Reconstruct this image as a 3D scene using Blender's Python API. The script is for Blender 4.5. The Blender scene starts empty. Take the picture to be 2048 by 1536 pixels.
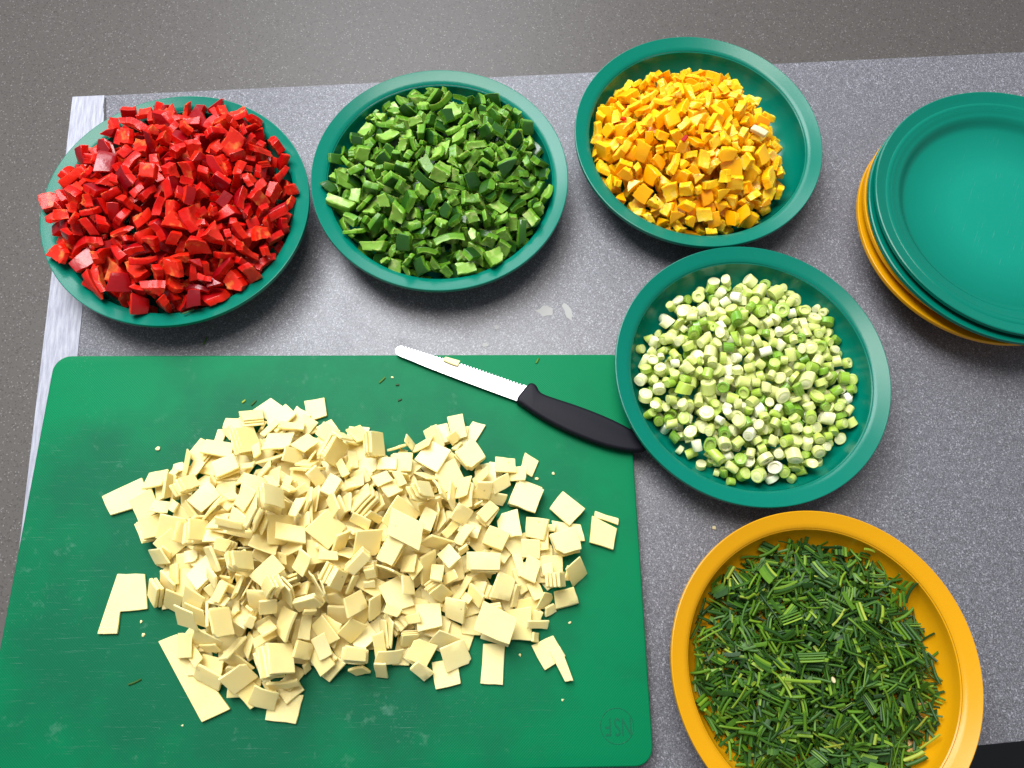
import bpy, bmesh, math, random
import numpy as np
from mathutils import Matrix, Vector, Euler

MM = 0.001
rng = np.random.default_rng(11)
random.seed(11)
scene = bpy.context.scene
COL = scene.collection

# ------------------------------------------------------------------ camera
TH, RO, CAMH, FPX = 0.333228, 0.095766, 595.66, 1556.48
cam_d = bpy.data.cameras.new("camera"); cam = bpy.data.objects.new("camera", cam_d); COL.objects.link(cam)
_r = Vector((1, 0, 0)); _u = Vector((0, math.cos(TH), math.sin(TH))); _f = Vector((0, math.sin(TH), -math.cos(TH)))
R2 = math.cos(RO) * _r + math.sin(RO) * _u; U2 = -math.sin(RO) * _r + math.cos(RO) * _u
mw = Matrix.Identity(4)
for i in range(3):
    mw[i][0] = R2[i]; mw[i][1] = U2[i]; mw[i][2] = -_f[i]
mw[2][3] = CAMH * MM
cam.matrix_world = mw
cam_d.sensor_width = 36.0; cam_d.lens = FPX / 2048 * 36.0
cam_d.clip_start = 0.02; cam_d.clip_end = 60
scene.camera = cam

# ------------------------------------------------------------------ light: a window behind to the left, ceiling panels
world = bpy.data.worlds.new("World"); scene.world = world; world.use_nodes = True
world.node_tree.nodes["Background"].inputs[0].default_value = (0.90, 0.93, 1.0, 1)
world.node_tree.nodes["Background"].inputs[1].default_value = 0.26

def area(name, loc, target, sx, sy, watts, col):
    l = bpy.data.lights.new(name, "AREA"); l.shape = "RECTANGLE"; l.size = sx; l.size_y = sy; l.energy = watts; l.color = col
    o = bpy.data.objects.new(name, l); COL.objects.link(o); o.location = loc
    o.rotation_euler = (Vector(target) - Vector(loc)).to_track_quat("-Z", "Y").to_euler()
    return o
area("window_light", (-0.78, 1.12, 1.58), (-0.10, 0.25, 0), 1.05, 0.90, 39, (0.92, 0.96, 1.0))
area("back_window_light", (-0.75, 3.30, 1.90), (-0.05, 0.9, -0.4), 1.8, 1.2, 34, (0.90, 0.95, 1.0))
area("ceiling_light", (-0.25, 0.62, 1.95), (-0.10, 0.22, 0), 1.1, 0.6, 27, (1.0, 0.965, 0.91))

scene.view_settings.view_transform = "Standard"; scene.view_settings.look = "None"
scene.view_settings.exposure = 0.22; scene.view_settings.gamma = 1.0
scene.cycles.use_denoising = True
scene.cycles.max_bounces = 6; scene.cycles.diffuse_bounces = 4; scene.cycles.glossy_bounces = 3

# ------------------------------------------------------------------ material helpers
class NT:
    def __init__(s, name):
        s.m = bpy.data.materials.new(name); s.m.use_nodes = True; s.t = s.m.node_tree
        s.b = s.t.nodes["Principled BSDF"]
    def n(s, typ, **kw):
        nd = s.t.nodes.new(typ)
        for k, v in kw.items(): setattr(nd, k, v)
        return nd
    def link(s, a, b): s.t.links.new(a, b)
    def val(s, sock, v):
        if hasattr(v, "is_linked") or isinstance(v, bpy.types.NodeSocket): s.link(v, sock)
        else: sock.default_value = v
    def math(s, op, a, b=0.0, clamp=False):
        nd = s.n("ShaderNodeMath", operation=op); nd.use_clamp = clamp
        s.val(nd.inputs[0], a); s.val(nd.inputs[1], b); return nd.outputs[0]
    def coord(s, kind="Object"):
        return s.n("ShaderNodeTexCoord").outputs[kind]
    def offset_coord(s):
        tc = s.coord(); r = s.rnd(); ad = s.n("ShaderNodeVectorMath", operation="ADD")
        s.link(tc, ad.inputs[0]); s.link(r, ad.inputs[1]); return ad.outputs[0]
    def rnd(s):
        oi = s.n("ShaderNodeObjectInfo").outputs["Random"]
        at = s.n("ShaderNodeAttribute", attribute_name="pid").outputs["Fac"]
        return s.math("FRACT", s.math("ADD", oi, at))
    def attr(s, name): return s.n("ShaderNodeAttribute", attribute_name=name).outputs["Fac"]
    def noise(s, vec, scale, detail=2.0, rough=0.5, out="Fac"):
        nd = s.n("ShaderNodeTexNoise"); s.link(vec, nd.inputs["Vector"])
        nd.inputs["Scale"].default_value = scale; nd.inputs["Detail"].default_value = detail; nd.inputs["Roughness"].default_value = rough
        return nd.outputs[out]
    def voronoi(s, vec, scale, out="Color", feature="F1"):
        nd = s.n("ShaderNodeTexVoronoi", feature=feature); s.link(vec, nd.inputs["Vector"]); nd.inputs["Scale"].default_value = scale
        return nd.outputs[out]
    def ramp(s, fac, stops, interp="LINEAR"):
        nd = s.n("ShaderNodeValToRGB"); nd.color_ramp.interpolation = interp
        e = nd.color_ramp.elements
        while len(e) < len(stops): e.new(0.5)
        for k, (p, c) in enumerate(stops):
            e[k].position = p; e[k].color = (c[0], c[1], c[2], 1) if not isinstance(c, (int, float)) else (c, c, c, 1)
        s.link(fac, nd.inputs[0]); return nd.outputs[0]
    def mix(s, fac, a, b, blend="MIX"):
        nd = s.n("ShaderNodeMix", data_type="RGBA", blend_type=blend)
        s.val(nd.inputs[0], fac)
        for sock, v in ((nd.inputs[6], a), (nd.inputs[7], b)):
            if isinstance(v, bpy.types.NodeSocket): s.link(v, sock)
            else: sock.default_value = (v[0], v[1], v[2], 1)
        return nd.outputs[2]
    def bump(s, h, strength, dist):
        nd = s.n("ShaderNodeBump"); nd.inputs["Strength"].default_value = strength; nd.inputs["Distance"].default_value = dist
        s.link(h, nd.inputs["Height"]); s.link(nd.outputs[0], s.b.inputs["Normal"])
    def out(s, color=None, rough=0.5, **kw):
        if color is not None: s.val(s.b.inputs["Base Color"], color if isinstance(color, bpy.types.NodeSocket) else (*color, 1))
        s.val(s.b.inputs["Roughness"], rough)
        for k, v in kw.items(): s.val(s.b.inputs[k.replace("_", " ")], v)
        return s.m

def sss(n, w, radius_mm, col):
    n.b.inputs["Subsurface Weight"].default_value = w
    n.b.inputs["Subsurface Radius"].default_value = col
    n.b.inputs["Subsurface Scale"].default_value = radius_mm * MM

def mat_table():
    n = NT("speckled_laminate"); c = n.coord()
    v1 = n.voronoi(c, 1700); v2 = n.voronoi(c, 1100)
    g1 = n.n("ShaderNodeSeparateColor"); n.link(v1, g1.inputs[0]); g2 = n.n("ShaderNodeSeparateColor"); n.link(v2, g2.inputs[0])
    base = n.ramp(g1.outputs[0], [(0.0, (.070, .068, .079)), (.28, (.110, .108, .124)), (.62, (.145, .143, .163)), (.88, (.20, .20, .223)), (1.0, (.29, .29, .32))])
    fleck = n.ramp(g2.outputs[1], [(0.0, 0), (.93, 0), (.955, 1), (1, 1)])
    dark = n.ramp(g2.outputs[0], [(0.0, 1), (.06, 1), (.09, 0), (1, 0)])
    col = n.mix(n.math("MULTIPLY", dark, .55), base, (.06, .055, .06)); col = n.mix(n.math("MULTIPLY", fleck, .45), col, (.50, .50, .55))
    big = n.noise(c, 9, 3); col = n.mix(n.math("MULTIPLY", n.ramp(big, [(.35, 0), (.75, 1)]), .22), col, (.105, .105, .118))
    smear = n.ramp(n.noise(c, 26, 5, .65), [(.55, 0), (.8, 1)])
    n.bump(g1.outputs[0], 0.25, 0.0002)
    return n.out(col, n.math("ADD", .36, n.math("MULTIPLY", smear, .14)), Specular_IOR_Level=.5)

def mat_floor():
    n = NT("speckled_vinyl_floor"); c = n.coord()
    g1 = n.n("ShaderNodeSeparateColor"); n.link(n.voronoi(c, 420), g1.inputs[0]); g2 = n.n("ShaderNodeSeparateColor"); n.link(n.voronoi(c, 520), g2.inputs[0])
    fine = n.noise(c, 330, 3, .7)
    base = n.mix(fine, (.112, .100, .093), (.160, .144, .134))
    dark = n.ramp(g1.outputs[0], [(0, 1), (.10, 1), (.15, 0), (1, 0)])
    lite = n.ramp(g2.outputs[1], [(0, 0), (.955, 0), (.975, 1), (1, 1)])
    col = n.mix(n.math("MULTIPLY", dark, .55), base, (.066, .060, .056)); col = n.mix(n.math("MULTIPLY", lite, .22), col, (.75, .74, .72))
    n.bump(fine, .15, .0006)
    return n.out(col, .38)

def mat_tape():
    n = NT("silver_tape"); c = n.coord()
    f = n.noise(c, 60, 4, .6); mp = n.n("ShaderNodeMapping"); n.link(c, mp.inputs[0]); mp.inputs["Scale"].default_value = (9, 1, 1)
    st = n.noise(mp.outputs[0], 45, 4, .65)
    col = n.mix(n.ramp(st, [(.35, 0), (.7, 1)]), (.25, .25, .31), (.42, .43, .49))
    weave = n.noise(c, 700, 2)
    n.bump(n.math("ADD", st, n.math("MULTIPLY", weave, .35)), .35, .0006)
    return n.out(col, n.math("ADD", .36, n.math("MULTIPLY", f, .25)), Specular_IOR_Level=.3)

def mat_plate(name, base, lite):
    n = NT(name); c = n.coord()
    f = n.noise(c, 30, 4, .6); mp = n.n("ShaderNodeMapping"); n.link(c, mp.inputs[0]); mp.inputs["Rotation"].default_value = (0, 0, .6); mp.inputs["Scale"].default_value = (1, 14, 1)
    sc = n.ramp(n.noise(mp.outputs[0], 38, 5, .75), [(.63, 0), (.69, 1)])
    mp2 = n.n("ShaderNodeMapping"); n.link(c, mp2.inputs[0]); mp2.inputs["Rotation"].default_value = (0, 0, -.9); mp2.inputs["Scale"].default_value = (1, 16, 1)
    sc2 = n.ramp(n.noise(mp2.outputs[0], 33, 5, .75), [(.64, 0), (.70, 1)])
    scr = n.math("MULTIPLY", n.math("MAXIMUM", sc, sc2), n.attr("wear_sheen"))
    col = n.mix(n.math("MULTIPLY", f, .22), base, lite); col = n.mix(n.math("MULTIPLY", n.attr("wear_sheen"), .75), col, tuple(min(1, v * 1.25 + .004) for v in lite)); col = n.mix(n.math("MULTIPLY", scr, .40), col, (min(1, lite[0] + .12), min(1, lite[1] + .12), min(1, lite[2] + .12)))  # paler basin floor: matte wear plus a painted overhead reflection, scratches on top
    fine = n.noise(c, 420, 2)
    n.bump(n.math("ADD", n.math("MULTIPLY", scr, .5), n.math("MULTIPLY", fine, .25)), .14, .0006)
    sss(n, .06, 2, (.4, 1, .7))
    return n.out(col, n.math("ADD", .19, n.math("MULTIPLY", f, .10)), Specular_IOR_Level=.28)

def mat_board():
    n = NT("green_board_plastic"); c = n.coord()
    sep = n.n("ShaderNodeSeparateXYZ"); n.link(c, sep.inputs[0])
    d1 = n.math("ADD", sep.outputs[0], sep.outputs[1]); d2 = n.math("SUBTRACT", sep.outputs[0], sep.outputs[1])
    w1 = n.math("SINE", n.math("MULTIPLY", d1, 2 * math.pi / .0019)); w2 = n.math("SINE", n.math("MULTIPLY", d2, 2 * math.pi / .0019))
    tex = n.math("MULTIPLY", n.math("MULTIPLY", n.math("ADD", w1, w2), .25), 1.0)
    f = n.noise(c, 14, 4, .6)
    # worn, greasy zone in the middle of the board where food is cut
    ln = n.n("ShaderNodeVectorMath", operation="LENGTH"); mp = n.n("ShaderNodeMapping"); n.link(c, mp.inputs[0]); mp.inputs["Location"].default_value = (.04 * 3.7, .02 * 5.2, 0); mp.inputs["Scale"].default_value = (3.7, 5.2, 0)
    n.link(mp.outputs[0], ln.inputs[0])
    zone = n.ramp(n.math("ADD", ln.outputs["Value"], n.math("MULTIPLY", n.math("SUBTRACT", f, .5), 1.1)), [(.55, 1), (1.15, 0)])
    col = n.mix(n.math("MULTIPLY", f, .35), (.000, .160, .058), (.0005, .195, .078))
    col = n.mix(n.math("MULTIPLY", zone, .70), col, (.006, .088, .046))
    scr = None
    for rot, sc_, thr in ((.15, 30, .615), (1.45, 26, .625), (.75, 34, .63), (2.3, 30, .64)):
        m2 = n.n("ShaderNodeMapping"); n.link(c, m2.inputs[0]); m2.inputs["Rotation"].default_value = (0, 0, rot); m2.inputs["Scale"].default_value = (1.2, 34, 1)
        q = n.ramp(n.noise(m2.outputs[0], sc_, 6, .8), [(thr, 0), (thr + .05, 1)])
        scr = q if scr is None else n.math("MAXIMUM", scr, q)
    speck = n.ramp(n.voronoi(c, 330, "Distance"), [(.0, 1), (.10, 1), (.16, 0)])
    speck = n.math("MULTIPLY", speck, n.ramp(n.noise(c, 22, 3), [(.55, 0), (.72, 1)]))
    mk = n.math("MULTIPLY", scr, n.math("ADD", .02, n.math("MULTIPLY", zone, .60)))
    blot = n.math("MULTIPLY", n.ramp(n.noise(c, 48, 6, .75), [(.60, 0), (.74, 1)]), n.math("MULTIPLY", zone, .8))
    mk = n.math("MAXIMUM", n.math("MAXIMUM", mk, n.math("MULTIPLY", speck, .5)), blot)
    col = n.mix(n.math("MULTIPLY", mk, .42), col, (.20, .36, .29))
    n.bump(n.math("ADD", tex, n.math("MULTIPLY", scr, .5)), .30, .0004)
    return n.out(col, n.math("ADD", .46, n.math("MULTIPLY", zone, .06)), Specular_IOR_Level=.10)

def mat_simple(name, col, rough, **kw):
    n = NT(name); c = n.coord(); f = n.noise(c, 120, 3)
    return n.out(n.mix(n.math("MULTIPLY", f, .35), col, tuple(v * .8 for v in col)), rough, **kw)

def mat_steel():
    n = NT("brushed_steel"); c = n.coord(); mp = n.n("ShaderNodeMapping"); n.link(c, mp.inputs[0]); mp.inputs["Scale"].default_value = (3, 60, 1)
    f = n.noise(mp.outputs[0], 14, 4); film = n.ramp(n.noise(c, 55, 5, .7), [(.5, 0), (.62, 1)])
    col = n.mix(n.math("MULTIPLY", film, .6), (.50, .50, .53), (.34, .35, .40))
    n.bump(n.math("ADD", f, n.math("MULTIPLY", film, .4)), .05, .0002)
    return n.out(col, n.math("ADD", .34, n.math("MULTIPLY", film, .12)), Metallic=n.math("SUBTRACT", .9, n.math("MULTIPLY", film, .35)))

def mat_handle():
    n = NT("black_handle_plastic"); c = n.coord(); f = n.noise(c, 1600, 2); n.bump(f, .25, .0002)
    return n.out(n.mix(f, (.003, .003, .007), (.008, .008, .014)), .55, Specular_IOR_Level=.18)

def mat_skin(name, stops, rough=.28):
    n = NT(name); c = n.offset_coord(); r = n.rnd(); f = n.noise(c, 160, 3)
    col = n.ramp(n.math("ADD", n.math("MULTIPLY", r, .8), n.math("MULTIPLY", f, .2)), stops)
    n.bump(n.noise(c, 240, 2), .30, .0010)
    sss(n, .12, 1.5, (1, .35, .2))
    return n.out(col, rough, Coat_Weight=.12, Coat_Roughness=.10)

def mat_flesh(name, inner, mid, outer, alt, rough=.30, pith=None, sw=.35):
    """cut wall of a pepper: colour runs from the inner lining (depth 0) to just under the skin (depth 1)"""
    n = NT(name); c = n.offset_coord(); r = n.rnd(); f = n.noise(c, 330, 4, .65); big = n.noise(c, 120, 2)
    d = n.math("ADD", n.attr("depth"), n.math("MULTIPLY", n.math("SUBTRACT", big, .5), .35))
    col = n.ramp(d, [(0.02, inner), (.35, mid), (.75, mid), (.98, outer)])
    col = n.mix(n.ramp(r, [(.45, 0), (1, .75)]), col, alt)
    col = n.mix(n.math("MULTIPLY", n.ramp(f, [(.5, 0), (.8, 1)]), .16), col, inner)
    if pith: col = n.mix(n.ramp(n.math("MULTIPLY", n.math("SUBTRACT", 1, n.attr("depth")), big), [(.54, 0), (.72, .75)]), col, pith)
    n.bump(f, .35, .0010)
    sss(n, sw, 4.5, (1, .5, .15))
    return n.out(col, n.math("ADD", rough, n.math("MULTIPLY", f, .2)), Coat_Weight=.18, Coat_Roughness=.05, Specular_IOR_Level=.22)

def mat_cheese():
    n = NT("pale_cheese"); c = n.offset_coord(); r = n.rnd(); f = n.noise(c, 70, 3); fine = n.noise(c, 600, 3)
    col = n.mix(r, (.92, .71, .25), (.93, .77, .35)); col = n.mix(n.math("MULTIPLY", f, .4), col, (.93, .82, .48))
    hole = n.ramp(n.voronoi(c, 95, "Distance"), [(.0, 1), (.055, 1), (.085, 0)])
    hole = n.math("MULTIPLY", hole, n.ramp(n.noise(c, 40, 1), [(.5, 0), (.6, 1)]))
    col = n.mix(n.math("MULTIPLY", hole, .55), col, (.36, .25, .08))
    n.bump(n.math("SUBTRACT", n.math("ADD", n.math("MULTIPLY", fine, .3), n.math("MULTIPLY", f, .8)), hole), .30, .0006)
    sss(n, .45, 5.0, (1, .75, .35))
    return n.out(col, .42, Specular_IOR_Level=.4)

def mat_onion():
    n = NT("spring_onion"); c = n.offset_coord(); r = n.rnd(); d = n.attr("depth")   # depth: 0 at the core of a cut end, 1 on the outer skin
    tint = n.ramp(r, [(0, (.87, .88, .68)), (.09, (.85, .86, .54)), (.22, (.76, .79, .32)), (.50, (.66, .72, .22)), (.74, (.44, .58, .07)), (.90, (.25, .44, .025)), (1, (.14, .34, .015))])
    core = n.ramp(r, [(0, (.86, .83, .58)), (.40, (.80, .80, .44)), (.75, (.66, .73, .24)), (.9, (.40, .54, .08)), (1, (.20, .36, .02))])
    mp = n.n("ShaderNodeMapping"); n.link(c, mp.inputs[0]); mp.inputs["Scale"].default_value = (1, 1, .12)
    st = n.noise(mp.outputs[0], 1100, 2); rings = n.math("SINE", n.math("MULTIPLY", d, 24))
    col = n.mix(n.ramp(d, [(.55, 0), (.97, 1)]), core, tint)
    col = n.mix(n.math("MULTIPLY", n.ramp(st, [(.48, 0), (.7, 1)]), .35), col, n.mix(.5, col, (.88, .90, .70)))
    col = n.mix(n.math("MULTIPLY", n.math("ADD", rings, 1), .05), col, (.35, .45, .10))
    n.bump(n.math("ADD", st, n.math("MULTIPLY", rings, .25)), .15, .0005)
    sss(n, .45, 3.0, (.9, 1, .5))
    return n.out(col, .30, Coat_Weight=.15, Coat_Roughness=.2)

def mat_chive():
    n = NT("chopped_chives"); c = n.offset_coord(); r = n.rnd(); f = n.noise(c, 500, 3)
    col = n.ramp(r, [(0, (.012, .048, .008)), (.28, (.024, .085, .007)), (.58, (.050, .140, .007)), (.82, (.095, .215, .010)), (.95, (.20, .33, .02)), (1, (.38, .43, .045))])
    col = n.mix(n.math("MULTIPLY", f, .4), col, n.mix(.5, col, (.02, .06, .008)))
    n.bump(f, .2, .0004); sss(n, .08, 1, (.4, 1, .2))
    return n.out(col, .48, Specular_IOR_Level=.35)

M = dict(
    table=mat_table(), floor=mat_floor(), tape=mat_tape(), board=mat_board(), steel=mat_steel(), handle=mat_handle(),
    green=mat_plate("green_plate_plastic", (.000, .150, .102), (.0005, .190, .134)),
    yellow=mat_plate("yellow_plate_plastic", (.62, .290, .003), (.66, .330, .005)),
    red_skin=mat_skin("red_pepper_skin", [(0, (.17, .001, .006)), (.6, (.33, .001, .004)), (1, (.48, .003, .004))]),
    red_flesh=mat_flesh("red_pepper_flesh", (.66, .026, .014), (.60, .005, .002), (.38, .0015, .002), (.72, .020, .003), pith=(.84, .26, .06)),
    grn_skin=mat_skin("green_pepper_skin", [(0, (.008, .040, .006)), (.6, (.016, .075, .007)), (1, (.035, .13, .008))]),
    grn_flesh=mat_flesh("green_pepper_flesh", (.25, .45, .07), (.108, .275, .014), (.028, .12, .004), (.050, .170, .008), pith=(.58, .68, .26)),
    yel_skin=mat_skin("yellow_pepper_skin", [(0, (.97, .35, .001)), (.6, (.98, .44, .001)), (1, (.98, .52, .003))]),
    yel_flesh=mat_flesh("yellow_pepper_flesh", (.98, .58, .03), (.98, .47, .002), (.98, .40, .001), (.98, .60, .008), pith=(.92, .70, .20), sw=.75),
    cheese=mat_cheese(), onion=mat_onion(), chive=mat_chive(),
    residue=mat_simple("dried_residue", (.34, .34, .33), .6), dark=mat_simple("dark_crack", (.03, .028, .03), .7),
    seed=mat_simple("pale_seed", (.74, .62, .36), .5),
)

# ------------------------------------------------------------------ object helpers
def tag(o, label=None, cat=None, group=None, kind=None):
    for k, v in (("label", label), ("category", cat), ("group", group), ("kind", kind)):
        if v: o[k] = v
    return o
def link(name, me, mats, parent=None, loc=(0, 0, 0), rotz=0.0):
    for m in (mats if isinstance(mats, (list, tuple)) else [mats]): me.materials.append(m)
    o = bpy.data.objects.new(name, me); COL.objects.link(o); o.location = loc; o.rotation_euler = (0, 0, rotz)
    if parent: o.parent = parent
    return o
def empty(name, loc=(0, 0, 0), rotz=0.0):
    o = bpy.data.objects.new(name, None); COL.objects.link(o); o.location = loc; o.rotation_euler = (0, 0, rotz); o.empty_display_size = .02
    return o
def finish(bm, name, smooth_deg=35):
    me = bpy.data.meshes.new(name); bm.normal_update(); bm.to_mesh(me); bm.free()
    me.polygons.foreach_set("use_smooth", [True] * len(me.polygons))
    me.set_sharp_from_angle(angle=math.radians(smooth_deg)); return me
def set_attr(me, name, vals):
    a = me.attributes.new(name, "FLOAT", "POINT"); a.data.foreach_set("value", np.asarray(vals, dtype=np.float32))
def lathe(name, prof, seg=128, closed=True, wear_sheen=None):
    """prof: (r, z) in mm, outside to inside; closed profile ring revolved about z"""
    V = []; F = []; n = len(prof)
    for k in range(seg):
        a = 2 * math.pi * k / seg
        for r, z in prof: V.append((r * math.cos(a) * MM, r * math.sin(a) * MM, z * MM))
    for k in range(seg):
        k2 = (k + 1) % seg
        for i in range(n if closed else n - 1):
            j = (i + 1) % n
            F.append((k * n + i, k2 * n + i, k2 * n + j, k * n + j))
    me = bpy.data.meshes.new(name); me.from_pydata(V, [], F)
    bm = bmesh.new(); bm.from_mesh(me); bmesh.ops.remove_doubles(bm, verts=bm.verts, dist=1e-6); bmesh.ops.dissolve_degenerate(bm, dist=1e-7, edges=bm.edges)
    bmesh.ops.recalc_face_normals(bm, faces=bm.faces); bpy.data.meshes.remove(me)
    me = finish(bm, name, 32)
    if wear_sheen: set_attr(me, "wear_sheen", [1.0 if math.hypot(v.co.x, v.co.y) < wear_sheen * MM else 0.0 for v in me.vertices])
    return me
def outline_mesh(name, pts, z0, z1, bevel=0.0, seg=2, smooth=35):
    bm = bmesh.new(); vs = [bm.verts.new((x * MM, y * MM, z0 * MM)) for x, y in pts]; f = bm.faces.new(vs)
    ex = bmesh.ops.extrude_face_region(bm, geom=[f]); up = [v for v in ex["geom"] if isinstance(v, bmesh.types.BMVert)]
    for v in up: v.co.z = z1 * MM
    bmesh.ops.recalc_face_normals(bm, faces=bm.faces)
    if bevel:
        e = [e for e in bm.edges if abs(e.verts[0].co.z - e.verts[1].co.z) < 1e-9]
        bmesh.ops.bevel(bm, geom=e, offset=bevel * MM, segments=seg, affect="EDGES", profile=.5)
    return finish(bm, name, smooth)
def rounded_rect(w, h, r, n=8):
    P = []
    for cx, cy, a0 in ((w - r, r, -90), (w - r, h - r, 0), (r, h - r, 90), (r, r, 180)):
        for k in range(n + 1):
            a = math.radians(a0 + 90 * k / n); P.append((cx + r * math.cos(a), cy + r * math.sin(a)))
    return P

# ------------------------------------------------------------------ setting: floor and table
FLOOR_Z = -0.75
bm = bmesh.new(); vs = [bm.verts.new(p) for p in ((-4, -3, 0), (4, -3, 0), (4, 4, 0), (-4, 4, 0))]; bm.faces.new(vs)
tag(link("floor", finish(bm, "floor"), M["floor"], loc=(0, 0, FLOOR_Z)), "grey brown speckled vinyl floor behind and left of the table", "floor", kind="structure")

bm = bmesh.new(); vs = [bm.verts.new(p) for p in ((.25, -1.2, 0), (1.8, -1.2, 0), (1.8, .35, 0), (.25, .08, 0))]; f = bm.faces.new(vs)  # added dark sheet standing in for the table's deep shadow on the floor
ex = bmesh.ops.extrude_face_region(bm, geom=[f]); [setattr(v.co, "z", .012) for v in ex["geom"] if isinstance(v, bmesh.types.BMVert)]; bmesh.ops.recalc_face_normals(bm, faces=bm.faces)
tag(link("floor_shade_sheet", finish(bm, "floor_shade_sheet"), mat_simple("floor_shade_dark", (.014, .016, .017), .7), loc=(0, 0, FLOOR_Z + .002)), "plain dark charcoal sheet painting in the floor shade below the near right table edge", "mat", kind="structure")

TA = math.radians(10.03)
table = empty("table", (-422.5 * MM, 440.9 * MM, 0), TA)      # origin: far left corner of the top; local -y runs towards the viewer
tag(table, "grey speckled laminate table top with silver tape along its left edge", "table", kind="structure")
link("table_top", outline_mesh("table_top", [(0, -600), (1400, -600), (1400, 0), (0, 0)], -28, 0, 1.2, 2), M["table"], table)
def jag(p0, p1, n, amp):
    out = []
    for k in range(n):
        t = k / n; out.append((p0[0] + (p1[0] - p0[0]) * t + random.uniform(-amp, amp), p0[1] + (p1[1] - p0[1]) * t))
    return out
tape_pts = [(0.4, -0.6)] + jag((0.3, -1.5), (0.3, -598), 14, .12) + [(0.5, -599), (28, -599)] + jag((28, -590), (28.6, -45), 26, .25) + [(30.2, -34), (30.0, -22), (28.4, -14), (28.8, -6), (28.6, -.6)]
link("edge_tape", outline_mesh("edge_tape", tape_pts[::1], .08, .55, .12, 1), M["tape"], table)
crack = [(28.9, -3), (30.2, -3), (30.6, -12), (31.2, -18), (32.4, -27), (32.0, -36), (30.9, -37), (30.7, -28), (29.4, -18), (29.2, -10)]
link("tape_crack", outline_mesh("tape_crack", crack, .05, .25), M["dark"], table)

def blob(name, cx, cy, rx, ry, z, t, seed, mat, rot=0, n=14, amp=.3):
    r = random.Random(seed); P = []
    for k in range(n):
        a = 2 * math.pi * k / n; s = 1 + r.uniform(-amp, amp)
        P.append((rx * s * math.cos(a), ry * s * math.sin(a)))
    return link(name, outline_mesh(name, P, 0, t), mat, loc=(cx * MM, cy * MM, z * MM), rotz=rot)
for (cx, cy, rx, ry, s, rot, lab) in (
        (21.6, 273.5, 7.5, 4.5, 3, .1, "larger whitish dried residue patch on the grey table above the board"),
        (41.0, 274.5, 3.0, 7.2, 5, .55, "narrow slanting whitish residue patch on the table beside the larger patch"),
        (-25.2, 237.7, 3.0, 2.2, 7, .3, "small pale residue spot on the table just above the knife"),
        (-17.4, 254.5, 1.6, 2.4, 8, .2, "tiny pale residue fleck at the shadow edge under the green pepper plate")):
    tag(blob("dried_residue", cx, cy, rx, ry, .05, .22, s, M["residue"], rot), lab, "residue", "dried residue marks on the table")

# ------------------------------------------------------------------ plates
RP, RIMZ = 107.6, 34.0
def deep_inner(r):            # height of the inner surface of a deep plate at radius r (mm)
    if r >= 94.5: return 29.5 + (min(r, RP) - 94.5) * (RIMZ - 29.5) / (RP - 94.5)
    if r >= 72:
        t = (r - 72) / 22.5; return 3.6 + 25.9 * (1 - math.sqrt(max(0, 1 - t ** 2.1)) * 1.0) if t < .985 else 3.6 + 25.9 * (1 - math.sqrt(1 - .985 ** 2.1)) + (t - .985) / .015 * 25.9 * math.sqrt(1 - .985 ** 2.1)
    return 3.6
def deep_plate(mat, wear_sheen=70):
    basin = [(0, 3.6)]
    for r in (30, 60, 70, 72, 75, 78, 81, 84, 87, 89.5, 91.5, 93, 93.8, 94.3): basin.append((r, deep_inner(r)))
    basin.append((94.6, 28.6)); basin.append((95.4, 29.2))
    basin += [(97.0, 27.2), (96.2, 25.2), (95.2, 19), (93, 12.5), (90, 7.6), (86, 3.6), (81, 1.4), (77.5, .4), (74.5, .4), (73.5, 1.2), (60, 1.2), (0, 1.2)]
    rim = [(95.5, 29.5), (96.2, 30.25), (99, 31.2), (103, 32.6), (106, 33.7), (106.9, 34.05), (107.4, 33.9), (107.6, 33.3), (107.6, 30.6), (107.0, 30.2), (106.2, 30.8), (103, 30.2), (99, 28.7), (97.1, 27.3)]
    return lathe("basin", basin, wear_sheen=wear_sheen), lathe("rim", rim, wear_sheen=0.001)
def shallow_plate(k=1.075):
    basin = [(0, 3.2), (40, 3.2), (78.5, 3.2), (80.2, 3.5), (82.0, 4.6), (84.2, 7.0), (86.6, 9.6), (88.6, 10.5), (91.0, 10.8), (92.0, 11.6), (93.4, 11.9), (94.2, 10.2), (89.6, 8.4), (86.6, 6.0), (84.6, 3.2), (82, 1.0), (79, .4), (75, .4), (74, 1.0), (0, 1.0)]
    rim = [(93.5, 11.95), (94.4, 12.0), (95.6, 12.9), (97.4, 13.1), (98.4, 12.7), (101, 13.6), (104.6, 15.2), (106.6, 16.0), (107.4, 15.6), (107.6, 12.6), (106.8, 12.2), (102, 11.2), (98, 10.3), (94.3, 10.1)]
    return lathe("basin", [(r * k, z) for r, z in basin], wear_sheen=77 * k), lathe("rim", [(r * k, z) for r, z in rim], wear_sheen=0.001)
def shared_plate(meshes, mat):
    def make(x, y, z, label, group, rot=0.0, tilt=(0, 0)):
        e = empty("plate", (x * MM, y * MM, z * MM)); e.rotation_euler = (tilt[0], tilt[1], rot)
        for nm, me in zip(("basin", "rim"), meshes):
            if not me.materials: me.materials.append(mat)
            o = bpy.data.objects.new(nm, me); COL.objects.link(o); o.parent = e
        return tag(e, label, "plate", group)
    return make
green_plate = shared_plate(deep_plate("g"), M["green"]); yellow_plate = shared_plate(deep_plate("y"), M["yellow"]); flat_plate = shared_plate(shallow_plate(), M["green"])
TZ = .15
PL = dict(red=(-287.0, 320.9), grn=(-76.7, 373.5), yel=(140.4, 436.6), oni=(185.4, 225.2), chi=(234.0, 11.6))
GP = "plates of chopped vegetables"
green_plate(*PL["red"], TZ, "green plastic plate heaped with diced red pepper", GP, .3)
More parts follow.
